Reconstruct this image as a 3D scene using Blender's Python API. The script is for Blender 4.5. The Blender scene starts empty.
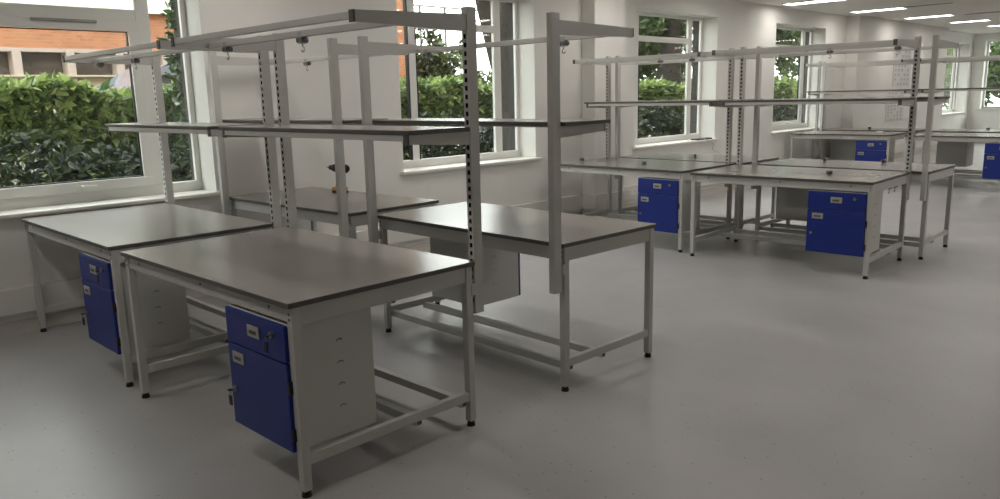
import bpy, bmesh, math, random
from mathutils import Vector, Matrix
random.seed(7)
C = bpy.context.scene.collection
PI = math.pi

# ------------------------------------------------------------------ materials
def mat(name, col, rough=.5, metal=0., spec=.5, noise=None, bump=None, emit=None, coat=0.):
    m = bpy.data.materials.new(name); m.use_nodes = True
    nt = m.node_tree; b = nt.nodes['Principled BSDF']
    b.inputs['Base Color'].default_value = (*col, 1)
    b.inputs['Roughness'].default_value = rough
    b.inputs['Metallic'].default_value = metal
    b.inputs['Specular IOR Level'].default_value = spec
    b.inputs['Coat Weight'].default_value = coat
    if emit:
        b.inputs['Emission Color'].default_value = (*emit[0], 1)
        b.inputs['Emission Strength'].default_value = emit[1]
    if noise:                                   # (scale, amount)
        tc = nt.nodes.new('ShaderNodeTexCoord')
        n = nt.nodes.new('ShaderNodeTexNoise'); n.inputs['Scale'].default_value = noise[0]
        n.inputs['Detail'].default_value = 5
        nt.links.new(tc.outputs['Object'], n.inputs['Vector'])
        r = nt.nodes.new('ShaderNodeValToRGB')
        r.color_ramp.elements[0].position = .3; r.color_ramp.elements[1].position = .7
        a = noise[1]
        r.color_ramp.elements[0].color = (*[c*(1-a) for c in col], 1)
        r.color_ramp.elements[1].color = (*[min(1, c*(1+a)) for c in col], 1)
        nt.links.new(n.outputs['Fac'], r.inputs['Fac'])
        nt.links.new(r.outputs['Color'], b.inputs['Base Color'])
    if bump:
        tc = nt.nodes.new('ShaderNodeTexCoord')
        n = nt.nodes.new('ShaderNodeTexNoise'); n.inputs['Scale'].default_value = bump[0]
        nt.links.new(tc.outputs['Object'], n.inputs['Vector'])
        bp = nt.nodes.new('ShaderNodeBump'); bp.inputs['Strength'].default_value = bump[1]
        bp.inputs['Distance'].default_value = .002
        nt.links.new(n.outputs['Fac'], bp.inputs['Height'])
        nt.links.new(bp.outputs['Normal'], b.inputs['Normal'])
    return m

M = {}
M['wall'] = mat('wall_paint', (.80, .785, .745), .85, noise=(3, .015))
M['ceiling'] = mat('ceiling_paint', (.82, .80, .76), .9, noise=(4, .01))
M['trim'] = mat('white_upvc', (.78, .77, .73), .4)
M['sill'] = mat('sill_paint', (.80, .78, .72), .35)
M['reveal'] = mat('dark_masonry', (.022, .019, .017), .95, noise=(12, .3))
M['trunk'] = mat('trunking_plastic', (.74, .72, .67), .4)
M['skirt'] = mat('vinyl_skirting', (.66, .63, .57), .5)
M['frame'] = mat('grey_powder_coat', (.56, .55, .52), .42, bump=(400, .05))
M['cab'] = mat('grey_cabinet_steel', (.58, .57, .54), .45, bump=(400, .05))
M['blue'] = mat('blue_powder_coat', (.003, .021, .215), .42)
M['top'] = mat('laminate_top', (.255, .234, .212), .25, spec=.8, noise=(5, .02))
M['edge'] = mat('laminate_edge', (.095, .087, .078), .45)
M['black'] = mat('black_plastic', (.012, .012, .012), .5)
M['dark'] = mat('slot_dark', (.010, .010, .010), .9)
M['cap'] = mat('grey_end_cap', (.10, .095, .09), .6)
M['dullchrome'] = mat('dull_chrome', (.42, .42, .41), .35, .6)
M['wheelgrey'] = mat('grey_nylon', (.14, .14, .14), .5)
M['chrome'] = mat('chrome', (.6, .6, .6), .22, 1.)
M['steel'] = mat('dull_steel', (.30, .29, .27), .4, .8)
M['label'] = mat('label_card', (.40, .385, .33), .6)
M['yellow'] = mat('yellow_plastic', (.75, .33, .03), .45)
M['paper'] = mat('paper', (.72, .71, .68), .8)
M['ink'] = mat('grey_print', (.52, .52, .53), .8)
M['light'] = mat('light_diffuser', (.9, .9, .9), .5, emit=((1, .955, .905), 10.))
M['lightoff'] = mat('light_trim', (.8, .8, .78), .5)
M['cream'] = mat('cream_render', (.46, .40, .27), .8, noise=(2, .05))
M['fascia'] = mat('fascia_board', (.85, .78, .60), .7)
M['bwin'] = mat('brown_window_glass', (.10, .08, .07), .15)
M['bframe'] = mat('pale_window_frame', (.42, .35, .30), .5)
M['asphalt'] = mat('asphalt', (.16, .155, .15), .9, noise=(8, .2))
M['soil'] = mat('leaf_litter', (.05, .042, .03), .95, noise=(9, .4))
M['carpaint'] = mat('grey_blue_car_paint', (.20, .24, .30), .25, .3, coat=.6)
M['carglass'] = mat('car_glass', (.03, .035, .04), .08)
M['tyre'] = mat('tyre', (.02, .02, .02), .8)
M['bark'] = mat('bark', (.038, .032, .027), .95, noise=(14, .5), bump=(30, 1.))
M['cable'] = mat('pale_cable', (.55, .53, .48), .5)
M['railing'] = mat('rail_paint', (.16, .13, .12), .6)

def leaf_mat(name, c0, c1, scale=9):
    m = bpy.data.materials.new(name); m.use_nodes = True
    nt = m.node_tree; b = nt.nodes['Principled BSDF']
    b.inputs['Roughness'].default_value = .36
    g = nt.nodes.new('ShaderNodeNewGeometry')
    r = nt.nodes.new('ShaderNodeValToRGB')
    r.color_ramp.elements[0].color = (*c0, 1); r.color_ramp.elements[1].color = (*c1, 1)
    nt.links.new(g.outputs['Random Per Island'], r.inputs['Fac'])
    nt.links.new(r.outputs['Color'], b.inputs['Base Color'])
    t = nt.nodes.new('ShaderNodeBsdfTranslucent')
    nt.links.new(r.outputs['Color'], t.inputs['Color'])
    mx = nt.nodes.new('ShaderNodeMixShader'); mx.inputs[0].default_value = .3
    nt.links.new(b.outputs[0], mx.inputs[1]); nt.links.new(t.outputs[0], mx.inputs[2])
    nt.links.new(mx.outputs[0], nt.nodes['Material Output'].inputs['Surface'])
    return m
M['leaf'] = leaf_mat('laurel_leaf', (.06, .115, .03), (.34, .43, .14))
M['leafdark'] = leaf_mat('conifer_leaf', (.03, .06, .02), (.14, .20, .065))
M['shrub'] = leaf_mat('shrub_leaf', (.03, .05, .018), (.13, .17, .06))
M['shade'] = leaf_mat('shaded_hedge_leaf', (.008, .016, .008), (.045, .07, .028))  # near-black leaf colour: shade of the lower hedge put into the colour
M['leafbright'] = leaf_mat('bright_leaf', (.10, .17, .035), (.32, .42, .10))
M['ivy'] = leaf_mat('ivy_leaf', (.015, .04, .012), (.06, .11, .03))

def brick_mat():
    m = mat('orange_brick', (.55, .24, .12), .9); nt = m.node_tree; b = nt.nodes['Principled BSDF']
    tc = nt.nodes.new('ShaderNodeTexCoord'); mp = nt.nodes.new('ShaderNodeMapping')
    mp.inputs['Rotation'].default_value = (PI/2, 0, PI/2)
    br = nt.nodes.new('ShaderNodeTexBrick')
    br.inputs['Color1'].default_value = (.44, .19, .09, 1); br.inputs['Color2'].default_value = (.34, .14, .07, 1)
    br.inputs['Mortar'].default_value = (.36, .28, .20, 1); br.inputs['Scale'].default_value = 4.4
    br.inputs['Mortar Size'].default_value = .012
    sx = nt.nodes.new('ShaderNodeSeparateXYZ'); cx = nt.nodes.new('ShaderNodeCombineXYZ')
    nt.links.new(tc.outputs['Object'], sx.inputs[0])
    nt.links.new(sx.outputs['Y'], cx.inputs['X']); nt.links.new(sx.outputs['Z'], cx.inputs['Y'])
    nt.links.new(cx.outputs[0], br.inputs['Vector'])
    nt.links.new(br.outputs['Color'], b.inputs['Base Color'])
    return m
M['brick'] = brick_mat()

def floor_mat():
    m = mat('speckled_vinyl_floor', (.30, .285, .265), .38); nt = m.node_tree; b = nt.nodes['Principled BSDF']
    tc = nt.nodes.new('ShaderNodeTexCoord')
    n = nt.nodes.new('ShaderNodeTexNoise'); n.inputs['Scale'].default_value = 1.3; n.inputs['Detail'].default_value = 6
    nt.links.new(tc.outputs['Object'], n.inputs['Vector'])
    r = nt.nodes.new('ShaderNodeValToRGB')
    r.color_ramp.elements[0].color = (.40, .389, .383, 1); r.color_ramp.elements[1].color = (.445, .433, .427, 1)
    r.color_ramp.elements[0].position = .35; r.color_ramp.elements[1].position = .65
    nt.links.new(n.outputs['Fac'], r.inputs['Fac'])
    col = r.outputs['Color']
    for scale, lim, cc in ((26, .13, (.20, .195, .19, 1)), (33, .12, (.52, .50, .48, 1))):
        v = nt.nodes.new('ShaderNodeTexVoronoi'); v.inputs['Scale'].default_value = scale
        nt.links.new(tc.outputs['Object'], v.inputs['Vector'])
        sz = nt.nodes.new('ShaderNodeSeparateColor'); nt.links.new(v.outputs['Color'], sz.inputs[0])
        pick = nt.nodes.new('ShaderNodeMath'); pick.operation = 'LESS_THAN'; pick.inputs[1].default_value = .22
        nt.links.new(sz.outputs[0], pick.inputs[0])
        lt = nt.nodes.new('ShaderNodeMath'); lt.operation = 'LESS_THAN'; lt.inputs[1].default_value = lim
        nt.links.new(v.outputs['Distance'], lt.inputs[0])
        mu = nt.nodes.new('ShaderNodeMath'); mu.operation = 'MULTIPLY'
        nt.links.new(pick.outputs[0], mu.inputs[0]); nt.links.new(lt.outputs[0], mu.inputs[1])
        mx = nt.nodes.new('ShaderNodeMix'); mx.data_type = 'RGBA'
        nt.links.new(mu.outputs[0], mx.inputs[0]); nt.links.new(col, mx.inputs[6]); mx.inputs[7].default_value = cc
        col = mx.outputs[2]
    nt.links.new(col, b.inputs['Base Color'])
    n2 = nt.nodes.new('ShaderNodeTexNoise'); n2.inputs['Scale'].default_value = 3.; n2.inputs['Detail'].default_value = 4
    nt.links.new(tc.outputs['Object'], n2.inputs['Vector'])
    mr = nt.nodes.new('ShaderNodeMapRange'); mr.inputs[3].default_value = .30; mr.inputs[4].default_value = .46
    nt.links.new(n2.outputs['Fac'], mr.inputs[0]); nt.links.new(mr.outputs[0], b.inputs['Roughness'])
    return m
M['floor'] = floor_mat()

def glass_mat():
    m = bpy.data.materials.new('window_glass'); m.use_nodes = True; nt = m.node_tree
    for n in list(nt.nodes): nt.nodes.remove(n)
    o = nt.nodes.new('ShaderNodeOutputMaterial'); t = nt.nodes.new('ShaderNodeBsdfTransparent')
    t.inputs['Color'].default_value = (.90, .93, .91, 1)
    g = nt.nodes.new('ShaderNodeBsdfGlossy'); g.inputs['Roughness'].default_value = .02
    lw = nt.nodes.new('ShaderNodeLayerWeight'); lw.inputs['Blend'].default_value = .5
    pw = nt.nodes.new('ShaderNodeMath'); pw.operation = 'POWER'; pw.inputs[1].default_value = 5; nt.links.new(lw.outputs['Facing'], pw.inputs[0])
    f = nt.nodes.new('ShaderNodeMapRange'); f.inputs[3].default_value = .045; f.inputs[4].default_value = .9; nt.links.new(pw.outputs[0], f.inputs[0])
    mx = nt.nodes.new('ShaderNodeMixShader')
    nt.links.new(f.outputs[0], mx.inputs[0]); nt.links.new(t.outputs[0], mx.inputs[1]); nt.links.new(g.outputs[0], mx.inputs[2])
    nt.links.new(mx.outputs[0], o.inputs['Surface'])
    return m
M['glass'] = glass_mat()

# ------------------------------------------------------------------ mesh builder
class MB:
    def __init__(s): s.v = []; s.f = []; s.mi = []; s.mats = []; s.sm = []
    def m(s, key):
        if key not in s.mats: s.mats.append(key)
        return s.mats.index(key)
    def face(s, vs, key, smooth=False):
        b = len(s.v); s.v += [tuple(v) for v in vs]; s.f.append(tuple(range(b, b+len(vs)))); s.mi.append(s.m(key)); s.sm.append(smooth)
    def add(s, vs, fs, key, smooth=False):
        b = len(s.v); s.v += [tuple(v) for v in vs]
        for f in fs: s.f.append(tuple(b+i for i in f)); s.mi.append(s.m(key)); s.sm.append(smooth)
    def hexa(s, c, key):                       # 8 corners: bottom 4 ccw, top 4 ccw
        s.add(c, [(3,2,1,0),(4,5,6,7),(0,1,5,4),(1,2,6,5),(2,3,7,6),(3,0,4,7)], key)
    def box(s, x0, x1, y0, y1, z0, z1, key, bev=0.):
        if bev <= 0:
            s.hexa([(x0,y0,z0),(x1,y0,z0),(x1,y1,z0),(x0,y1,z0),(x0,y0,z1),(x1,y0,z1),(x1,y1,z1),(x0,y1,z1)], key); return
        bm = bmesh.new(); bmesh.ops.create_cube(bm, size=1)
        for v in bm.verts:
            v.co.x = x0 if v.co.x < 0 else x1; v.co.y = y0 if v.co.y < 0 else y1; v.co.z = z0 if v.co.z < 0 else z1
        bmesh.ops.bevel(bm, geom=list(bm.edges), offset=bev, segments=2, affect='EDGES', profile=.5)
        bm.verts.index_update()
        s.add([v.co[:] for v in bm.verts], [tuple(v.index for v in f.verts) for f in bm.faces], key); bm.free()
    def cyl(s, p0, p1, r0, key, r1=None, n=14, caps=True):
        p0 = Vector(p0); p1 = Vector(p1); r1 = r0 if r1 is None else r1
        d = (p1-p0).normalized(); a = d.orthogonal().normalized(); b = d.cross(a)
        vs = [p0+(a*math.cos(2*PI*i/n)+b*math.sin(2*PI*i/n))*r0 for i in range(n)] + [p1+(a*math.cos(2*PI*i/n)+b*math.sin(2*PI*i/n))*r1 for i in range(n)]
        s.add(vs, [(i,(i+1)%n,n+(i+1)%n,n+i) for i in range(n)], key, True)
        if caps:
            s.add(vs[:n], [tuple(range(n-1,-1,-1))], key); s.add(vs[n:], [tuple(range(n))], key)
    def tube(s, pts, r, key, n=8):
        pts = [Vector(p) for p in pts]; rings = []
        for i, p in enumerate(pts):
            d = (pts[min(i+1,len(pts)-1)]-pts[max(i-1,0)]).normalized()
            a = d.cross(Vector((.13,.31,.94))).normalized(); b = d.cross(a)
            rr = r[i] if isinstance(r, (list, tuple)) else r
            rings.append([p+(a*math.cos(2*PI*k/n)+b*math.sin(2*PI*k/n))*rr for k in range(n)])
        vs = [v for R in rings for v in R]; fs = []
        for i in range(len(rings)-1):
            for k in range(n): fs.append((i*n+k, i*n+(k+1)%n, (i+1)*n+(k+1)%n, (i+1)*n+k))
        fs.append(tuple(range(n-1,-1,-1))); fs.append(tuple((len(rings)-1)*n+k for k in range(n)))
        s.add(vs, fs, key, True)
    def build(s, name, parent=None):
        me = bpy.data.meshes.new(name); me.from_pydata(s.v, [], s.f)
        for k in s.mats: me.materials.append(M[k])
        me.polygons.foreach_set('material_index', s.mi); me.polygons.foreach_set('use_smooth', s.sm); me.update()
        o = bpy.data.objects.new(name, me); C.objects.link(o)
        if parent: o.parent = parent
        return o

def tag(o, label=None, cat=None, group=None, kind=None):
    for k, v in (('label', label), ('category', cat), ('group', group), ('kind', kind)):
        if v: o[k] = v
    return o
def empty(name, loc=(0,0,0), rz=0.):
    o = bpy.data.objects.new(name, None); C.objects.link(o); o.location = loc; o.rotation_euler = (0,0,rz)
    o.empty_display_size = .1
    return o
def copy_tree(o, parent=None):
    c = o.copy(); C.objects.link(c); c.parent = parent
    for ch in list(o.children): copy_tree(ch, c)
    return c
def struct(mb, name):
    return tag(mb.build(name), kind='structure')

# ------------------------------------------------------------------ room
XW, XO = -2.2, -2.66           # inner / outer face of the window wall
Y0, Y1, XR, ZC = -6., 25.9, 9., 3.25
WT, WS = 2.95, .94             # window head and sill heights
OPEN = [(-.62, 1.6), (3.78, 5.97), (8.2, 10.55), (12.70, 14.95), (23.2, 25.55)]
b = MB(); b.box(XO-.2, XR+.2, Y0-.2, Y1+.4, -.12, 0, 'floor'); struct(b, 'floor')
b = MB(); b.box(XO-.2, XR+.2, Y0-.2, Y1+.4, ZC, ZC+.15, 'ceiling'); struct(b, 'ceiling')
b = MB()
ys = Y0
for (a, c) in OPEN:
    b.box(XO, XW, ys, a, 0, ZC, 'wall')
    b.box(XO, XW, a, c, 0, WS-.03, 'wall'); b.box(XO, XW, a, c, WT, ZC, 'wall')
    ys = c
b.box(XO, XW, ys, Y1, 0, ZC, 'wall')
b.box(XW, -1.98, 6.93, 7.62, 0, ZC, 'wall')          # pier between two windows
b.box(XW, -1.95, 16.05, 22.4, 0, ZC, 'wall')         # wider pier further on
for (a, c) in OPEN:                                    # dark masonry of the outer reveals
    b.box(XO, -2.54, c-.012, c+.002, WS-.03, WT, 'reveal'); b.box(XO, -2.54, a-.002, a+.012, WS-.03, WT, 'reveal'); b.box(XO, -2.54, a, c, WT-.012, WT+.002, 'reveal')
struct(b, 'wall_left')
b = MB(); b.box(XR, XR+.2, Y0, Y1, 0, ZC, 'wall'); struct(b, 'wall_right')
b = MB(); b.box(XO, XR+.2, Y0-.2, Y0, 0, ZC, 'wall'); struct(b, 'wall_front')
EX0, EX1 = -1.88, .6                                  # window in the end wall
b = MB()
b.box(XO, EX0, Y1, Y1+.4, 0, ZC, 'wall'); b.box(EX1, XR+.2, Y1, Y1+.4, 0, ZC, 'wall')
b.box(EX0, EX1, Y1, Y1+.4, 0, 1.02, 'wall'); b.box(EX0, EX1, Y1, Y1+.4, 3.05, ZC, 'wall')
struct(b, 'wall_back')

def window(n, y0, y1, z0=WS, z1=WT):
    xf = -2.50
    fr = MB()
    fb = z0+.09
    def bx(a, c, za, zb, t=.022): fr.box(xf-t, xf+t, a, c, za, zb, 'trim', .006)
    bx(y0, y1, z0-.02, fb); bx(y0, y1, z1-.05, z1)
    bx(y0, y0+.05, fb, z1-.05); bx(y1-.05, y1, fb, z1-.05)
    bx(y0+.36, y0+.47, fb, z1-.05); bx(y1-.45, y1-.33, fb, z1-.05)
    t0, t1 = (2.43, 2.535) if n == 1 else (2.515, 2.60)
    bx(y0+.47, y1-.45, t0, t1)
    o = struct(fr, 'window_%d' % n)
    g = MB()
    for a, c, za, zb in ((y0+.05, y0+.36, fb, z1-.05), (y1-.33, y1-.05, fb, z1-.05), (y0+.47, y1-.45, fb, t0), (y0+.47, y1-.45, t1, z1-.05)):
        g.box(xf-.018, xf-.008, a-.005, c+.005, za-.005, zb+.005, 'glass')
    g.build('window_pane', o)
    # opening casement sash with dark seal, handle
    s = MB(); a, c = y0+.463, y1-.443; za, zb = fb-.006, t0+.007
    if n in (1, 4):
        s.box(xf+.02, xf+.045, a, c, za, za+.085, 'trim', .005); s.box(xf+.02, xf+.045, a, c, zb-.085, zb, 'trim', .005)
        s.box(xf+.02, xf+.045, a, a+.085, za+.085, zb-.085, 'trim', .005); s.box(xf+.02, xf+.045, c-.085, c, za+.085, zb-.085, 'trim', .005)
        s.build('casement_sash', o)
        s = MB(); e = .087
        s.box(xf-.007, xf+.021, a+e, c-e, za+e, za+e+.008, 'black'); s.box(xf-.007, xf+.021, a+e, c-e, zb-e-.008, zb-e, 'black')
        s.box(xf-.007, xf+.021, a+e, a+e+.008, za+e, zb-e, 'black'); s.box(xf-.007, xf+.021, c-e-.008, c-e, za+e, zb-e, 'black')
        s.build('seal', o)
        h = MB(); my = (a+c)/2+.05
        h.box(xf+.045, xf+.068, my-.05, my+.05, za+.025, za+.06, 'trim', .004); h.box(xf+.066, xf+.09, my-.012, my+.012, za+.03, za+.055, 'trim', .004)
        h.box(xf+.078, xf+.094, my-.012, my+.11, za+.032, za+.053, 'trim', .004)
        h.build('window_handle', o)
        v = MB(); v.box(xf+.042, xf+.062, my-.22, my+.27, zb-.03, zb-.006, 'steel', .004); v.build('trickle_vent', o)
    else:
        s.box(xf-.02, xf+.030, y0+.47, y0+.478, fb, t0, 'black'); s.box(xf-.02, xf+.030, y0+.345, y0+.36, fb, z1-.05, 'black')
        s.build('seal', o)
    # inner sill board with rounded nose
    t = MB(); t.box(xf+.03, XW+.06, y0-.05, y1+.05, z0-.032, z0, 'sill', .008)
    t.build('window_sill', o)
    return o
for i, (a, c) in enumerate(OPEN):
    window(i+1, a, c)
# end wall window
b = MB(); yf = Y1+.28
def ebx(a, c, za, zb): b.box(a, c, yf-.035, yf+.035, za, zb, 'trim', .006)
ebx(EX0, EX1, 1.02, 1.09); ebx(EX0, EX1, 3.0, 3.05); ebx(EX0, EX0+.05, 1.09, 3.0); ebx(EX1-.05, EX1, 1.09, 3.0); ebx(EX1-.95, EX1-.83, 1.09, 3.0)
o = struct(b, 'window_6')
g = MB(); g.box(EX0+.045, EX1-.945, yf-.008, yf+.008, 1.085, 3.005, 'glass'); g.box(EX1-.835, EX1-.045, yf-.008, yf+.008, 1.085, 3.005, 'glass'); g.build('window_pane', o)
t = MB(); t.box(EX0-.05, EX1+.05, Y1-.06, yf-.03, .99, 1.02, 'sill', .008); t.build('window_sill', o)

# perimeter trunking and coved skirting
def run(mb, off, z0, z1, key):
    pts = [(Y0, 6.93, XW), (6.93-off, 7.62+off, -1.98), (7.62, 16.05, XW), (16.05-off, 22.4+off, -1.95), (22.4, Y1, XW)]
    for a, c, x in pts: mb.box(x, x+off, a, c, z0, z1, key)
    mb.box(XW, -1.98, 6.93-off, 6.93, z0, z1, key); mb.box(XW, -1.95, 16.05-off, 16.05, z0, z1, key)
    mb.box(XW, XR, Y1-off, Y1, z0, z1, key)
b = MB(); run(b, .055, .165, .36, 'trunk'); struct(b, 'trim_1')
b = MB(); run(b, .012, .0, .10, 'skirt'); struct(b, 'baseboard_left')
b = MB(); b.box(-.05, 0, -.11, .11, -.065, .065, 'trim', .004)
def socket(y, z, label, x=XW+.055):
    r = empty('wall_socket', (x, y, z)); p = MB(); p.box(0, .012, -.10, .10, -.055, .055, 'trim', .004); p.build('face_plate', r)
    for s in (-1, 1):
        q = MB()
        q.box(.0115, .0145, s*.048-.02, s*.048+.02, -.02, .034, 'trim', .001); q.box(.014, .0152, s*.048-.004, s*.048+.004, .014, .030, 'dark'); q.box(.014, .0152, s*.048-.016, s*.048-.008, -.014, -.008, 'dark'); q.box(.014, .0152, s*.048+.008, s*.048+.016, -.014, -.008, 'dark')
        q.build('outlet', r)
        w = MB(); w.box(.011, .018, s*.048-.007+s*.03, s*.048+.007+s*.03, .02, .04, 'trim', .002); w.build('switch', r)
    tag(r, label, 'socket', 'double sockets on the wall trunking')
socket(8.05, .265, 'white double socket on the wall trunking just past the pier')

# ceiling lights, vents
def ceiling_light(x, y, label, hl=.5):
    r = empty('ceiling_light', (x, y, ZC))
    f = MB()
    for a in ((-hl-.02, hl+.02, -.17, -.15), (-hl-.02, hl+.02, .15, .17), (-hl-.02, -hl, -.15, .15), (hl, hl+.02, -.15, .15)):
        f.box(a[0], a[1], a[2], a[3], -.022, 0, 'lightoff')
    f.build('frame', r)
    d = MB(); d.face([(-hl, -.15, -.008), (-hl, .15, -.008), (hl, .15, -.008), (hl, -.15, -.008)], 'light'); d.build('diffuser', r)
    tag(r, label, 'ceiling light', 'ceiling panel lights')
for (x, y, hl, lb) in ((-1.40, 12.45, .50, 'lit ceiling panel light at the top edge, first of the row'), (-1.25, 15.1, .48, 'lit ceiling panel light, second of the row, beside the long vent'),
    (-1.10, 17.75, .46, 'lit ceiling panel light, third of the row going back'), (-.88, 20.1, .40, 'lit ceiling panel light, fourth of the row going back'), (-.62, 22.4, .40, 'small lit ceiling panel light farthest back at the right edge')):
    ceiling_light(x, y, lb, hl)
for x in (-.9, 1.8, 5.0, 7.6):
    for y in (-1.3, 1.8, 4.5, 7.1, 9.8, 12.45, 17.75, 22.5):  # unseen panels; the front row is added to brighten the left front
        if (x > 0 or y < 10) and (y > 5 if x > 4 else True): ceiling_light(x, y, 'added ceiling panel light overhead, outside the picture')
def vent(x, y, label):
    r = empty('ceiling_vent', (x, y, ZC))
    f = MB(); f.box(-.42, .42, -.09, .09, -.012, 0, 'lightoff', .003); f.build('frame', r)
    s = MB()
    for k in range(5): s.box(-.40, .40, -.07+k*.03, -.055+k*.03, -.014, -.011, 'cap')
    s.build('slat_panel', r)
    tag(r, label, 'air vent', 'ceiling air vents')
vent(-.30, 15.0, 'long slatted ceiling vent just beyond the second lit panel')
vent(-.05, 17.95, 'slatted ceiling vent at the far right above the fourth panel')

# ------------------------------------------------------------------ workbenches
L, H = 1.831, .9
WROW = (1.097, .915)
def upright_mesh(zb, zt):
    """slotted steel upright: hollow face towards -y with real recessed slots"""
    m = MB(); w, dp = .042, .06; x0, x1, y0, y1 = -w/2, w/2, 0, dp
    m.face([(x0,y1,zb),(x0,y0,zb),(x0,y0,zt),(x0,y1,zt)], 'frame'); m.face([(x1,y0,zb),(x1,y1,zb),(x1,y1,zt),(x1,y0,zt)], 'frame')
    m.face([(x1,y1,zb),(x0,y1,zb),(x0,y1,zt),(x1,y1,zt)], 'frame'); m.face([(x0,y0,zt),(x1,y0,zt),(x1,y1,zt),(x0,y1,zt)], 'cap'); m.face([(x0,y1,zb),(x1,y1,zb),(x1,y0,zb),(x0,y0,zb)], 'cap')
    z = zb; hw, hh, pitch = .009, .0115, .042
    def fq(a, c, za, zc_): m.face([(a,y0,za),(c,y0,za),(c,y0,zc_),(a,y0,zc_)], 'frame')
    nslot = int((zt-.10-zb-.05)/pitch)
    fq(x0, x1, zb, zb+.05); z = zb+.05
    for k in range(nslot):
        za = z+(pitch-2*hh)/2; zc_ = za+2*hh
        fq(x0, x1, z, za); fq(x0, x1, zc_, z+pitch); fq(x0, -hw, za, zc_); fq(hw, x1, za, zc_)
        d = .025
        m.face([(-hw,d,za),(hw,d,za),(hw,d,zc_),(-hw,d,zc_)], 'dark')
        m.face([(-hw,y0,za),(-hw,d,za),(-hw,d,zc_),(-hw,y0,zc_)], 'dark'); m.face([(hw,d,za),(hw,y0,za),(hw,y0,zc_),(hw,d,zc_)], 'dark')
        m.face([(-hw,y0,za),(hw,y0,za),(hw,d,za),(-hw,d,za)], 'dark'); m.face([(-hw,d,zc_),(hw,d,zc_),(hw,y0,zc_),(-hw,y0,zc_)], 'dark')
        z += pitch
    fq(x0, x1, z, zt)
    return m

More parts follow.
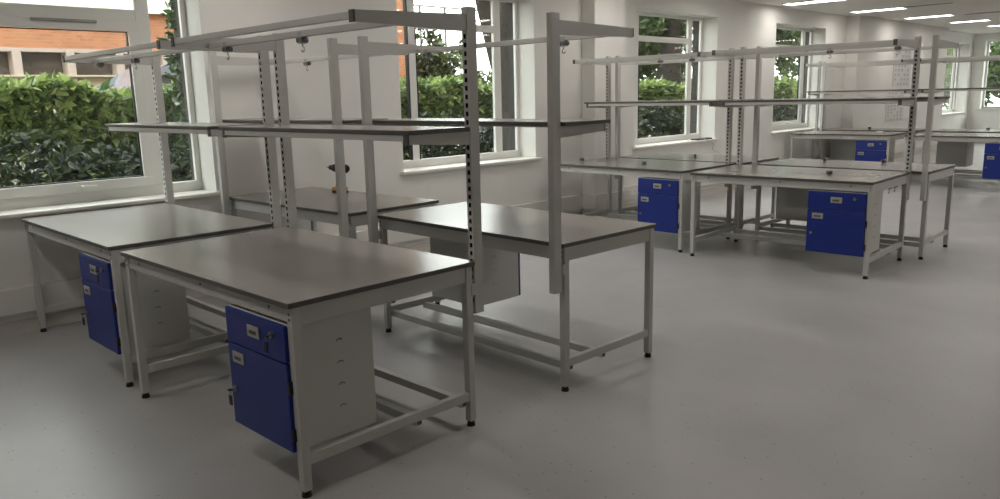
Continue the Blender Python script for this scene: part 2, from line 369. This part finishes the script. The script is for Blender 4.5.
def make_bench(row, dz, lout=.03, rout=.03):
    """bench with its gantry; front is -y, rear +y; origin on the floor at its centre"""
    W = WROW[row]; hl, hw = L/2, W/2
    r = empty('workbench')
    t = MB(); t.box(-hl, hl, -hw, hw, H-.024, H-.0015, 'edge', .002); t.box(-hl+.002, hl-.002, -hw+.002, hw-.002, H-.002, H, 'top')
    t.build('tabletop', r)
    lw = .042
    for sx in (-1, 1):
        for sy in (-1, 1):
            cx = sx*(hl-.005-lw/2); cy = sy*(hw-.018-lw/2)
            m = MB(); m.box(cx-lw/2, cx+lw/2, cy-lw/2, cy+lw/2, .03, H-.025, 'frame', .003)
            for zz in (.845, .822): m.cyl((cx, cy-sy*0+(-lw/2 if sy < 0 else lw/2), zz), (cx, cy+sy*(lw/2+.002), zz), .006, 'cap', n=8)
            g = m.build('leg', r)
            f = MB(); f.cyl((cx, cy, 0), (cx, cy, .012), .023, 'black'); f.cyl((cx, cy, .012), (cx, cy, .032), .019, 'black'); f.build('foot', g)
    m = MB(); yy = hw-.018-lw/2
    m.box(-hl+.047, hl-.047, -yy-.015, -yy+.015, .805, H-.025, 'frame', .002)
    for xx in (-hl+.20, 0.05, hl-.20): m.cyl((xx, -yy-.017, .85), (xx, -yy-.013, .85), .008, 'cap', n=8)
    m.build('front_rail', r)
    m = MB(); m.box(-hl+.047, hl-.047, yy-.015, yy+.015, .795, H-.025, 'frame', .002); m.build('rear_rail', r)
    for sx in (-1, 1):
        cx = sx*(hl-.005-lw/2)
        m = MB(); m.box(cx-.016, cx+.016, -yy+lw/2, yy-lw/2, .793, H-.025, 'frame', .002); m.build('end_rail', r)
        m = MB(); m.box(cx-.017, cx+.017, -yy+lw/2, yy-lw/2, .148, .198, 'frame', .003)
        m.build('lower_end_rail', r)
    for y in (yy-.05, yy-.36):
        m = MB(); m.box(-hl+.022, hl-.022, y-.02, y+.02, .118, .163, 'frame', .003)
        m.box(hl-.0225, hl-.021, y-.014, y+.014, .123, .158, 'cap'); m.box(-hl+.021, -hl+.0225, y-.014, y+.014, .123, .158, 'cap')
        m.build('stretcher', r)
    # gantry
    zt = 2.165+dz; zs = 1.588+dz
    xs = (-hl+lout, hl-rout)
    for sx, cx in zip((-1, 1), xs):
        u = upright_mesh(.615, zt+.005).build('upright', r); u.location = (cx, hw+.004, 0)
        k = MB(); k.box(cx-.03, cx+.03, hw-.03, hw+.004, .72, .78, 'frame', .002); k.build('upright_bracket', r)
        # tapered overhead arm
        za = zt-.02
        a = MB(); y1, y0 = hw+.004, hw-.665
        w2 = .016
        a.hexa([(cx-w2,y0,za-.078),(cx+w2,y0,za-.078),(cx+w2,y1,za-.088),(cx-w2,y1,za-.088),(cx-w2,y0,za-.028),(cx+w2,y0,za-.028),(cx+w2,y1,za-.010),(cx-w2,y1,za-.010)], 'frame')
        a.box(cx-w2-.001, cx+w2+.001, y0-.003, y0+.006, za-.079, za-.027, 'cap')
        a.build('overhead_arm', r)
    za = zt-.02
    m = MB(); y = hw-.648; m.box(xs[0]+.016, xs[1]-.016, y-.014, y+.014, za-.064, za-.032, 'frame', .003); m.build('overhead_rail', r)
    m = MB(); y = hw-.44; m.box(xs[0]+.016, xs[1]-.016, y-.016, y+.016, za-.084, za-.052, 'frame', .003); m.build('overhead_rail', r)
    # shelf
    s = MB(); sl = min(-hl+.005, xs[0]-.05); s.box(sl, hl-.005, hw-.405, hw-.002, zs-.022, zs-.0015, 'edge', .002); s.box(sl+.002, hl-.007, hw-.403, hw-.004, zs-.002, zs, 'top')
    sh = s.build('shelf', r)
    l = MB(); l.box(xs[0]+.016, xs[1]-.016, hw-.400, hw-.385, zs-.052, zs-.022, 'frame', .002); l.build('shelf_lip', sh)
    for cx in xs:
        k = MB(); y0, y1 = hw-.395, hw+.004; w2 = .016
        k.hexa([(cx-w2,y0,zs-.066),(cx+w2,y0,zs-.066),(cx+w2,y1,zs-.088),(cx-w2,y1,zs-.088),(cx-w2,y0,zs-.022),(cx+w2,y0,zs-.022),(cx+w2,y1,zs-.022),(cx-w2,y1,zs-.022)], 'frame')
        k.box(cx-w2-.001, cx+w2+.001, y0-.004, y0+.004, zs-.068, zs-.021, 'cap')
        k.build('shelf_bracket', sh)
    return r

def make_cabinet(keys=True):
    """drawer unit hung under a bench: origin on top face centre-front; front towards -y, top z=0"""
    r = empty('drawer_unit'); w, d, h = .53, .46, .585
    c = MB(); t = .012
    c.box(-w/2, w/2, .02, d, -h, 0, 'cab', .004)
    for sx in (-1, 1):
        for zz in (-.12, -.225, -.33, -.435):
            c.box(sx*w/2-.002*sx-.002, sx*w/2-.002*sx+.003 if sx > 0 else -w/2+.003, d-.195, d-.178, zz-.003, zz+.002, 'cap')
            for q in (-.20, -.173): c.cyl((sx*(w/2-.004), d+q, zz-.005), (sx*(w/2+.0015), d+q, zz-.005), .0035, 'cap', n=8)
    for sx in (-1, 1):
        c.box(sx*(w/2-.03)-.012, sx*(w/2-.03)+.012, .10, d-.06, 0, .012, 'cab')
    c.build('carcass', r)
    def holder(x, z, par):
        k = MB(); k.box(x-.052, x+.052, -.006, 0, z-.027, z+.027, 'label', .002); k.box(x-.034, x+.028, -.0068, -.0058, z-.012, z+.006, 'cap'); k.build('label_holder', par)
    def lock(x, z, par, hang):
        k = MB(); k.cyl((x, -.012, z), (x, 0, z), .014, 'steel', n=16); k.build('lock', par)
        if not keys: return
        q = MB(); q.cyl((x, -.024, z), (x, -.012, z), .005, 'steel', n=8); q.box(x-.013, x+.013, -.042, -.022, z-.002, z+.002, 'black', .001)
        q.tube([(x, -.036, z), (x+.012, -.037, z-.016), (x+.006, -.035, z-.03)], .002, 'steel', 6)
        q.box(x-.013, x+.015, -.037, -.031, z-.075, z-.026, 'black', .002)
        q.build('key', par)
    dr = MB(); dr.box(-w/2, w/2, 0, .02, -.168, -.002, 'blue', .004); dr = dr.build('drawer', r)
    holder(0, -.075, dr); lock(w/2-.10, -.055, dr, 1)
    do = MB(); do.box(-w/2, w/2, 0, .02, -h+.002, -.174, 'blue', .004); do = do.build('door', r)
    holder(-w/2+.10, -.235, do); lock(-w/2+.045, -.40, do, 1)
    for zz in (-.28, -.50):
        k = MB(); k.box(w/2-.002, w/2+.014, -.002, .03, zz-.03, zz+.03, 'black', .003); k.build('hinge', do)
    return r

BENCH = dict(   # x, y, yaw, row, gantry lift, label
    B=(.850, .528, .006, 0, 0, 'nearest grey-topped workbench, filling the left foreground'),
    A=(-1.195, .533, -.003, 0, 0, 'grey-topped workbench under the large left window, end to end with the nearest bench'),
    C=(-1.154, 2.109, .030, 1, 0, 'grey-topped workbench by the blank wall with the cordless drill on it'),
    D=(.918, 2.201, -.026, 1, 0, 'grey-topped workbench backing onto the nearest one, its end jutting into the open floor'),
    E=(-.766, 6.293, -.024, 0, .045, 'grey-topped workbench in the middle group nearest the third window, with a chrome fitting on top'),
    F=(1.193, 6.201, .031, 0, .045, 'front grey-topped workbench of the middle group, beside the open floor'),
    G=(-.692, 7.394, -.012, 1, .045, 'rear grey-topped workbench of the middle group right under the third window'),
    H=(1.320, 7.338, .003, 1, .045, 'rear grey-topped workbench of the middle group, jutting furthest right'),
    I=(-1.15, 13.75, -.002, 0, .10, 'far grey-topped workbench of the back group, its end by the fourth window'),
    J=(.92, 13.75, -.002, 0, .10, 'far grey-topped workbench of the back group running off the right edge'),
    K=(-1.2, 15.2, 0., 1, .10, 'rearmost grey-topped workbench of the back group, left one by the wide pier'),
    Q=(.85, 15.2, 0., 1, .10, 'rearmost grey-topped workbench of the back group, right one under the end window'))
protos = {}
roots = {}
for k, (x, y, rz, row, dz, label) in BENCH.items():
    lo = -.06 if k == 'E' else .0 if k in 'BF' else .03
    ro = .01 if k == 'A' else .10 if k == 'E' else .0 if k in 'DH' else .03
    key = (row, dz, lo, ro)
    if key not in protos: protos[key] = o = make_bench(*key)
    else: o = copy_tree(protos[key])
    o.location = (x, y, 0); o.rotation_euler = (0, 0, rz + (PI if row else 0))
    tag(o, label, 'workbench', 'workbenches with shelf and overhead frame'); roots[k] = o
def on_bench(k, lx, ly, z):
    x, y, rz, row = BENCH[k][:4]; a = rz+PI*row
    return (x+math.cos(a)*lx-math.sin(a)*ly, y+math.sin(a)*lx+math.cos(a)*ly, z), a

CAB = dict(
    B='blue-fronted drawer unit under the corner of the nearest bench, keys in its lock',
    A='blue-fronted drawer unit under the window-side bench, seen at a sharp angle at left',
    D='grey-backed drawer unit under the bench behind the nearest one, only its rear and side showing',
    E='blue-fronted drawer unit nearest the third window in the middle group',
    F='blue-fronted drawer unit under the front bench beside the open floor, middle group',
    H='grey back of a drawer unit under the rear middle bench, left of a blue front',
    I='blue-fronted drawer unit under the far bench near the slotted post',
    J='blue-fronted drawer unit cut off by the right edge, back group',
    K='grey back of a far drawer unit just left of a blue front, back group',
    Q='grey back of a far drawer unit below the end window, right of the tall posts')
cab0 = {}
for k, label in CAB.items():
    kk = k in 'AB'
    if kk not in cab0: cab0[kk] = o = make_cabinet(kk)
    else: o = copy_tree(cab0[kk])
    W = WROW[BENCH[k][3]]
    p, a = on_bench(k, L/2-.05-.265, -W/2+.002, .792)
    o.location = p; o.rotation_euler = (0, 0, a)
    tag(o, label, 'drawer unit', 'drawer units hung under the benches')

# ------------------------------------------------------------------ trolley hooks on rails and benches
def make_trolley():
    r = empty('rail_trolley')
    b = MB(); b.box(-.026, .026, -.021, -.0175, -.038, .030, 'dullchrome', .001); b.box(-.026, .026, .0175, .021, -.038, .030, 'dullchrome', .001)
    b.box(-.026, .026, -.021, .021, -.042, -.036, 'dullchrome', .002); b.build('carriage', r)
    for sx in (-1, 1):
        w = MB(); w.cyl((sx*.018, -.026, -.02), (sx*.018, .026, -.02), .017, 'wheelgrey', n=16); w.build('wheel', r)
    h = MB(); h.tube([(0, 0, -.042), (0, 0, -.058), (.014, 0, -.066), (.018, 0, -.08), (.006, 0, -.094), (-.012, 0, -.09), (-.014, 0, -.078)], .0045, 'dullchrome', 8)
    h.build('hook', r)
    r.scale = (.8, .8, .8)
    return r
tr0 = None
def trolley(p, rot, label):
    global tr0
    if tr0 is None: tr0 = o = make_trolley()
    else: o = copy_tree(tr0)
    o.location = p; o.rotation_euler = rot
    tag(o, label, 'trolley hook', 'small trolley hooks for the overhead rails')
def rail_hook(k, lx, which, label):
    W = WROW[BENCH[k][3]]; zt = 2.165+BENCH[k][4]
    p, a = on_bench(k, lx, W/2-(.44 if which else .648), zt-.02-(.086 if which else .066)+.002)
    trolley(p, (0, 0, a), label)
rail_hook('A', -.769, 1, 'dark trolley hook, leftmost on the overhead rail before the left window')
rail_hook('A', -.067, 1, 'dark trolley hook on the rail before the left window, nearer the frame corner')
rail_hook('B', -.690, 1, 'dark trolley hook on the nearest overhead rail, just right of the window reveal')
rail_hook('B', .126, 1, 'dark trolley hook on the nearest overhead rail, above the slotted posts')
rail_hook('C', .158, 1, 'dark trolley hook hanging before the blank wall on the rear rail')
rail_hook('D', -.544, 1, 'dark trolley hook under the tapered arm of the plain post at centre')
rail_hook('D', .79, 1, 'dark trolley hook seen just below the nearest overhead arm')
rail_hook('E', .165, 1, 'small trolley hook before the third window, left one')
rail_hook('E', .59, 1, 'small trolley hook before the third window, right one')
rail_hook('F', .222, 1, 'small trolley hook on the middle group rail near the fourth window')
rail_hook('F', .846, 1, 'small trolley hook beside the corner of the middle group overhead arm')
def lying(x, y, rz, label):
    trolley((x, y, H+.0245), (PI/2, 0, rz), label)
lying(-1.56, 6.12, .4, 'small trolley hook lying at the window end of the middle front bench')
lying(-.60, 6.10, 1.1, 'shiny trolley hook lying on the middle bench beside the third window')
lying(-.64, 7.33, 2.0, 'dark trolley hook lying on the rear bench under the third window')
lying(1.58, 6.05, .3, 'dark trolley hook lying on the front bench above the blue drawer unit')
lying(.95, 7.52, 1.8, 'dark trolley hook lying on the rear middle bench, left of the slotted post')
lying(1.58, 7.58, .9, 'dark trolley hook lying on the rear middle bench close to the slotted post')
lying(-1.27, 15.15, .9, 'tiny trolley hook lying on the rearmost bench in front of the wide pier')
lying(.80, 15.30, .2, 'tiny trolley hook lying on the rearmost bench near the right edge')
# hooks under the end rail of the front middle bench
trolley((2.02, 6.42, .794), (0, 0, PI/2), 'dark trolley hook clipped under the end rail of the middle front bench, left one')
trolley((2.02, 6.58, .794), (0, 0, PI/2), 'dark trolley hook clipped under the end rail of the middle front bench, right one')

# small pale box on the far bench
r = empty('junction_box', (-.55, 13.62, H)); q = MB(); q.box(-.07, .07, -.04, .04, 0, .035, 'paper', .006); q.build('case', r)
q = MB(); q.box(-.05, .05, -.028, .028, .034, .042, 'trim', .003); q.build('lid', r)
tag(r, 'small pale junction box on the far bench above its blue drawer unit', 'box')

# ------------------------------------------------------------------ cordless drill on bench C
r = empty('cordless_drill', (-1.40, 2.40, H), math.radians(176)); r.scale = (1.25, 1.25, 1.0)
b = MB(); b.box(-.055, .065, -.038, .038, 0, .022, 'black', .006); b.box(-.05, .06, -.036, .036, .022, .055, 'yellow', .006); b.build('battery', r)
b = MB()
b.add(*(lambda P: (P, [(3,2,1,0),(4,5,6,7),(0,1,5,4),(1,2,6,5),(2,3,7,6),(3,0,4,7)]))([(-.03,-.02,.05),(.03,-.02,.05),(.03,.02,.05),(-.03,.02,.05),(-.045,-.018,.19),(.01,-.018,.19),(.01,.018,.19),(-.045,.018,.19)]), 'black')
b.build('handle', r)
b = MB(); b.cyl((-.10, 0, .225), (-.085, 0, .225), .030, 'black', .040, 18); b.cyl((-.085, 0, .225), (.03, 0, .225), .040, 'black', .040, 18); b.cyl((.03, 0, .225), (.07, 0, .225), .040, 'black', .032, 18)
b.build('motor_housing', r)
b = MB(); b.cyl((.07, 0, .225), (.115, 0, .225), .025, 'black', .023, 16); b.cyl((.115, 0, .225), (.14, 0, .225), .023, 'steel', .010, 16); b.cyl((.14, 0, .225), (.18, 0, .225), .004, 'steel', n=8); b.build('chuck', r)
b = MB(); b.box(.010, .028, -.009, .009, .15, .185, 'yellow', .004); b.build('trigger', r)
tag(r, 'black and yellow cordless drill standing on the bench by the blank wall', 'drill')

# unseen wall added above the windows to block sky and shade the hedge
b = MB(); b.box(XO-.02, XO+.3, Y0-.2, Y1+.4, ZC+.15, 6.6, 'brick'); b.box(XO-.45, XO+.3, Y0-.2, Y1+.4, 6.6, 6.75, 'trim'); struct(b, 'wall_sky_block')

# cable trailing off the third window sill
b = MB()
b.box(-2.30, -2.18, 9.95, 10.45, WS, WS+.022, 'black', .006)
o = tag(b.build('cable_tray'), 'black strip of cable lying on the end of the third window sill', 'cable tray')
b = MB()
pts = [(-2.2, 10.2, WS+.012)]
for i in range(1, 22):
    t = i/21; pts.append((-2.125+.03*math.sin(t*9), 10.2+.62*t+.06*math.sin(t*14), WS-.02-.45*t*t-.16*math.sin(t*PI)*(1-t)))
b.tube([(-2.25, 10.15, WS+.024), (-2.16, 10.17, WS+.014)]+pts[1:], .006, 'cable', 6)
tag(b.build('loose_cable'), 'thin pale cable looping down the wall from the third window sill', 'cable')

# notice sheets on the wide pier
def notice(y0, y1, z0, z1, label):
    r = empty('notice_sheet', (-1.948, (y0+y1)/2, z0)); w = (y1-y0)/2; h = z1-z0
    b = MB(); b.box(0, .012, -w, w, 0, h, 'paper'); b.build('sheet', r)
    p = MB(); n = 9
    for i in range(n):
        z = h*(i+.5)/n
        for c in range(5):
            yy = -w+.07*w*2+c*w*.36
            if (i*7+c*3) % 5: p.box(.0122, .0135, yy, yy+w*.2, z-h*.033, z+h*.033, 'ink')
    p.build('printed_block', r)['kind'] = 'stuff'
    tag(r, label, 'notice', 'notice sheets on the wide pier')
notice(18.3, 19.5, 1.75, 2.72, 'upper pale notice sheet with grey columns on the far pier')
notice(18.0, 19.2, .95, 1.62, 'lower pale notice sheet on the far pier behind the slotted post')

# ------------------------------------------------------------------ outside
GZ = -.15
b = MB(); b.box(-60, XO, -40, 70, GZ-.3, GZ, 'asphalt'); b.box(XO, 60, Y1+.4, 70, GZ-.3, GZ, 'asphalt'); struct(b, 'ground')
def leaves(mb, n, fn, size, key, jitter=.35, up=.3):
    for _ in range(n):
        p = Vector(fn()); s = size*random.uniform(1-jitter, 1+jitter)
        d = Vector((random.gauss(0,1), random.gauss(0,1), random.gauss(0,.7)-.1)).normalized()
        q = Vector((random.gauss(0,1)*.8, random.gauss(0,1)*.8, random.gauss(0,1)+up*3)).normalized()
        sd = d.cross(q)
        if sd.length < .1: continue
        sd.normalize(); nn = sd.cross(d)
        a = p; t = p+d*s; l = p+d*s*.45+sd*s*.23+nn*s*.07; rr = p+d*s*.45-sd*s*.23+nn*s*.07
        mb.add([a, rr, t, l], [(0,1,2),(0,2,3)], key)
def hedge(x0, x1, y0, y1, zt, n, size, key, name, label, under=False):
    b = MB()
    def fn():
        y = random.uniform(y0, y1)
        top = zt+.07*math.sin(y*2.1)+.05*math.sin(y*5.3+1)
        u = random.random()
        if under: return (x1-.12+random.gauss(0, .06)-.3*random.random(), y, random.uniform(GZ+.08, 1.42+.1*math.sin(y*3.3)))  # low layer of dark leaves imitating shade at the hedge foot
        if u < .40: z = random.uniform(1.32, top); x = x1-abs(random.gauss(0, .09))-.12*(z-1.6)**2
        elif u < .74: x = random.uniform(x0, x1); z = top-abs(random.gauss(0, .09))
        elif u < .90: z = GZ+.15+(1.4-GZ-.15)*random.random(); x = x1-.42-abs(random.gauss(0, .16))-.12*math.sin(z*3)
        else: x = random.uniform(x0, x1-.3); z = random.uniform(GZ+.3, top)
        return (x, y, z)
    leaves(b, n, fn, size, key)
    y = y0
    while y < y1 and not under:                    # stems
        x = (x0+x1)/2+random.uniform(-.2, .2); z = GZ
        pts = []
        for k in range(6): pts.append((x+random.uniform(-.06,.06)*k, y+random.uniform(-.07,.07)*k, GZ+(zt-GZ-.2)*k/5))
        b.tube(pts, [.022-.003*k for k in range(6)], 'bark', 6); y += random.uniform(.18, .4)
    o = b.build(name); tag(o, label, 'hedge shade' if under else 'hedge', kind='stuff'); return o
hedge(-5.8, -4.78, -3, 11.4, 1.91, 42000, .15, 'leaf', 'laurel_hedge', 'glossy green laurel hedge running outside the left windows')
hedge(-4.6, -4.12, -3, 11.4, 1.36, 15000, .13, 'shade', 'hedge_shade_leaves', 'dark leaves standing in for shade at the hedge foot outside the left windows', True)
hedge(-4.6, -4.12, 11.7, 19.0, 1.36, 9000, .14, 'shade', 'hedge_shade_leaves', 'dark leaves standing in for shade at the hedge foot outside the third window', True)
hedge(-5.8, -4.78, 11.75, 19.2, 1.86, 17000, .16, 'leaf', 'laurel_hedge', 'laurel hedge outside the third window, lit along its top')
b = MB(); b.box(-6.5, -3.6, -6, 30, GZ, GZ+.06, 'soil'); tag(b.build('planting_bed'), 'dark soil bed at the foot of the hedge', 'soil', kind='stuff')

def tree(x, y, base_r, top, lean, name, label, crown=None, key='leafdark', n=0, size=.25, ivy=0, fork=(0, 2*PI), stems=()):
    r = empty(name, (x, y, GZ)); b = MB(); pts = []; rad = []
    for k in range(9):
        t = k/8; pts.append((lean[0]*t+.05*math.sin(k*1.7), lean[1]*t+.06*math.sin(k*1.1+1), top*t)); rad.append(base_r*(1.15 if k == 0 else 1-.45*t))
    b.tube(pts, rad, 'bark', 12)
    if fork:
        for i in range(5):
            k = 4+i % 4; p = Vector(pts[k]); a = random.uniform(*fork)
            q = [p]
            for s in range(1, 6): q.append(p+Vector((math.cos(a)*.35*s+random.uniform(-.1,.1), math.sin(a)*.35*s+random.uniform(-.1,.1), .33*s)))
            b.tube(q, [rad[k]*.45*(1-s*.16) for s in range(6)], 'bark', 7)
    for P_, R_ in stems: b.tube(P_, R_, 'bark', 9)
    b.build('trunk', r)
    if n:
        c = MB(); cx, cy, cz, rx, ry, rz = crown
        blobs = [(random.gauss(0,.55), random.gauss(0,.55), random.gauss(0,.5)) for _ in range(26)]
        def fn():
            q = random.choice(blobs); v = Vector((random.gauss(0,1), random.gauss(0,1), random.gauss(0,1))).normalized()*random.uniform(.25,.42)
            return (cx-x+(q[0]+v.x)*rx, cy-y+(q[1]+v.y)*ry, cz-GZ+(q[2]+v.z)*rz)
        leaves(c, n, fn, size, key, .4); o = c.build('foliage', r); o['kind'] = 'stuff'
    if ivy:
        c = MB()
        def fn():
            t = random.random(); k = t*8; i = min(int(k), 7); p = Vector(pts[i]).lerp(Vector(pts[i+1]), k-i); a = random.uniform(0, 2*PI); rr = base_r*(1-.45*t)+random.uniform(0,.08)
            return (p.x+math.cos(a)*rr, p.y+math.sin(a)*rr, p.z)
        leaves(c, ivy, fn, .11, 'ivy'); o = c.build('ivy', r); o['kind'] = 'stuff'
    tag(r, label, 'tree')
tree(-4.05, 2.42, .13, 5.2, (-.2, -.15), 'ivy_clad_tree', 'ivy-covered tree trunk behind the narrow right pane of the left window', ivy=2200, fork=False)
tree(-4.0, 7.45, .23, 5.5, (-.1, .0), 'bare_tree', 'thick bare tree trunk in the right of the second window', fork=None,
     stems=[([(0, 0, 1.5), (-.02, -.15, 2.0), (-.03, -.32, 2.5), (-.05, -.52, 3.2), (-.1, -.72, 4.0), (-.15, -.95, 5.2)], [.16, .15, .14, .13, .11, .08])] +
     [([(-.1, -.42-.03*k, 3.6+.16*k), (-.3, -.8-.1*k, 3.75+.22*k), (-.5, -1.25-.12*k, 3.8+.34*k), (-.6, -1.8, 3.85+.42*k)], [.022, .016, .011, .007]) for k in range(4)])
tree(-7.2, 16.9, .36, 7.0, (.1, .3), 'evergreen_tree', 'broad tree trunk under dark foliage seen through the third window', (-8.9, 18.6, 3.5, 1.6, 2.6, 1.5), 'leafdark', 11000, .24)
tree(-9.5, 27, .3, 6.0, (0, .3), 'evergreen_tree', 'dark evergreen tree behind the fourth window', (-9.0, 28.0, 3.6, 1.6, 3.4, 2.2), 'leafdark', 9000, .26)
tree(-6.6, 22.9, .06, 1.6, (0, .1), 'bright_bush', 'bright yellow-green bush in the fourth window', (-6.6, 22.9, 1.15, .55, 1.3, .62), 'leafbright', 5000, .16, fork=False)
tree(-10.5, 11.3, .12, 3.2, (.1, .1), 'garden_shrub', 'loose green shrub beyond the hedge in the second window, left', (-10.5, 11.4, 2.45, .7, .40, .75), 'shrub', 2600, .18, fork=False)
tree(-12, 14.2, .14, 2.6, (.1, .1), 'garden_shrub', 'rounded dark shrub beyond the hedge in the second window, right', (-12, 14.0, 1.75, 1.0, 1.9, .65), 'shrub', 3600, .2, fork=False)
tree(-1.6, 33.0, .2, 6.0, (.2, 0), 'evergreen_tree', 'dense green tree outside the end window', (-.8, 33.0, 2.0, 2.4, .9, 1.7), 'leafdark', 17000, .30)
tree(-6.6, 36.0, .2, 6.0, (.2, 0), 'evergreen_tree', 'green tree outside the far narrow window near the room corner', (-6.6, 36, 2.8, 1.3, 2.2, 2.0), 'leaf', 8000, .28)

# opposite building
r = empty('office_building', (-10, 0, GZ))
bz = -GZ
q = MB(); q.box(-6, 0, -14, 9.7, 0, 2.24+bz, 'cream'); q.build('lower_wall', r)
q = MB(); q.box(-6, .02, -14, 9.7, 2.66+bz, 3.32+bz, 'brick'); q.build('brick_band', r)
q = MB(); q.box(-6, .12, -14, 9.7, 3.32+bz, 3.75+bz, 'fascia'); q.build('fascia', r)
q = MB(); q.box(-6, .25, 9.7, 10.27, 0, 5.6+bz, 'brick'); q.build('brick_pier', r)
y = -13.86
q = MB(); q.box(-.30, -.22, -14, 9.7, 2.24+bz, 2.66+bz, 'bwin'); q.build('window_pane', r)
while y < 9.6:
    q = MB(); q.box(-.25, .05, y-.065, y+.065, .9+bz, 2.66+bz, 'bframe', .005); q.build('mullion', r); y += .80
q = MB(); q.box(-.25, .04, -14, 9.7, 2.62+bz, 2.68+bz, 'bframe'); q.build('window_head', r)
q = MB(); q.box(-.25, .10, -14, 9.7, 2.22+bz, 2.25+bz, 'cream'); q.build('window_ledge', r)
tag(r, 'single-storey building with orange brick band opposite the left window', 'building')

# parked car between hedge and building: only the roof arc clears the hedge
r = empty('parked_car', (-7.9, 3.55, GZ)); prof = [(-2.1,.35),(-2.15,.75),(-2.0,.95),(-1.35,1.12),(-.75,1.62),(-.2,1.86),(.8,1.88),(1.5,1.7),(2.0,1.15),(2.15,.9),(2.1,.35)]
prof = [(p, z*1.32) for p, z in prof]
b = MB(); n = len(prof); hw = .88
def cw(z): return hw*(1-.16*max(0, z-1.2))
vs = [(-cw(z), p, z) for p, z in prof]+[(cw(z), p, z) for p, z in prof]
b.add(vs, [(i, i+1, n+i+1, n+i) for i in range(n-1)]+[(n-1, 0, n, 2*n-1), tuple(range(n-1,-1,-1)), tuple(range(n, 2*n))], 'carpaint')
b.build('body', r)
b = MB(); b.face([(cw(1.6)+.008, -1.0, 1.60), (cw(1.6)+.008, 1.55, 1.60), (cw(2.3)+.012, 1.2, 2.30), (cw(2.3)+.012, -.35, 2.30)], 'carglass'); b.face([(-cw(2.3)-.012, -.35, 2.30), (-cw(2.3)-.012, 1.2, 2.30), (-cw(1.6)-.008, 1.55, 1.60), (-cw(1.6)-.008, -1.0, 1.60)], 'carglass'); b.build('side_glass', r)
for sx in (-1, 1):
    for py in (-1.35, 1.35):
        w = MB(); w.cyl((sx*.70, py, .36), (sx*.92, py, .36), .36, 'tyre', n=20); w.cyl((sx*.90, py, .36), (sx*.93, py, .36), .22, 'steel', n=16); w.build('wheel', r)
tag(r, 'grey-blue parked car whose curved roof shows above the hedge', 'car')

# railing on the raised bank, far behind window 2
r = empty('metal_railing', (-14, 16, GZ)); bz = -GZ
q = MB()
q.box(-.03, .03, -6, 6, 4.08+bz, 4.13+bz, 'railing'); q.box(-.03, .03, -6, 6, 4.42+bz, 4.46+bz, 'railing'); q.build('rail', r)
for i in range(13):
    q = MB(); q.box(-.025, .025, -6+i-.025, -6+i+.025, 0, 4.46+bz, 'railing'); q.build('post', r)
tag(r, 'thin metal railing against the sky in the second window', 'railing')

# ------------------------------------------------------------------ light, world, camera
w = bpy.data.worlds.new('world'); bpy.context.scene.world = w; w.use_nodes = True
nt = w.node_tree; bg = nt.nodes['Background']
tc = nt.nodes.new('ShaderNodeTexCoord'); sx = nt.nodes.new('ShaderNodeSeparateXYZ'); nt.links.new(tc.outputs['Generated'], sx.inputs[0])
rp = nt.nodes.new('ShaderNodeValToRGB'); nt.links.new(sx.outputs['Z'], rp.inputs['Fac'])
rp.color_ramp.elements[0].position = 0; rp.color_ramp.elements[0].color = (1, .99, .97, 1)
rp.color_ramp.elements[1].position = 1; rp.color_ramp.elements[1].color = (.93, .96, 1, 1)
nt.links.new(rp.outputs['Color'], bg.inputs['Color'])
bg.inputs['Strength'].default_value = 4.6

cam = bpy.data.cameras.new('camera'); co = bpy.data.objects.new('camera', cam); C.objects.link(co)
yaw, pit, rol = 2.3518, .1943, -.0232
fw = Vector((math.cos(yaw)*math.cos(pit), math.sin(yaw)*math.cos(pit), -math.sin(pit)))
rt = Vector((math.sin(yaw), -math.cos(yaw), 0)); up = rt.cross(fw)
r2 = rt*math.cos(rol)+up*math.sin(rol); u2 = -rt*math.sin(rol)+up*math.cos(rol)
mt = Matrix(((r2.x, u2.x, -fw.x, 4.6386), (r2.y, u2.y, -fw.y, -1.6339), (r2.z, u2.z, -fw.z, 1.7367), (0, 0, 0, 1)))
co.matrix_world = mt
cam.sensor_fit = 'HORIZONTAL'; cam.sensor_width = 36; cam.lens = 36*779.5/1000; cam.clip_start = .05; cam.clip_end = 300
bpy.context.scene.camera = co
vs = bpy.context.scene.view_settings
vs.view_transform = 'Standard'; vs.look = 'None'; vs.gamma = 1; vs.use_curve_mapping = False; vs.exposure = .6
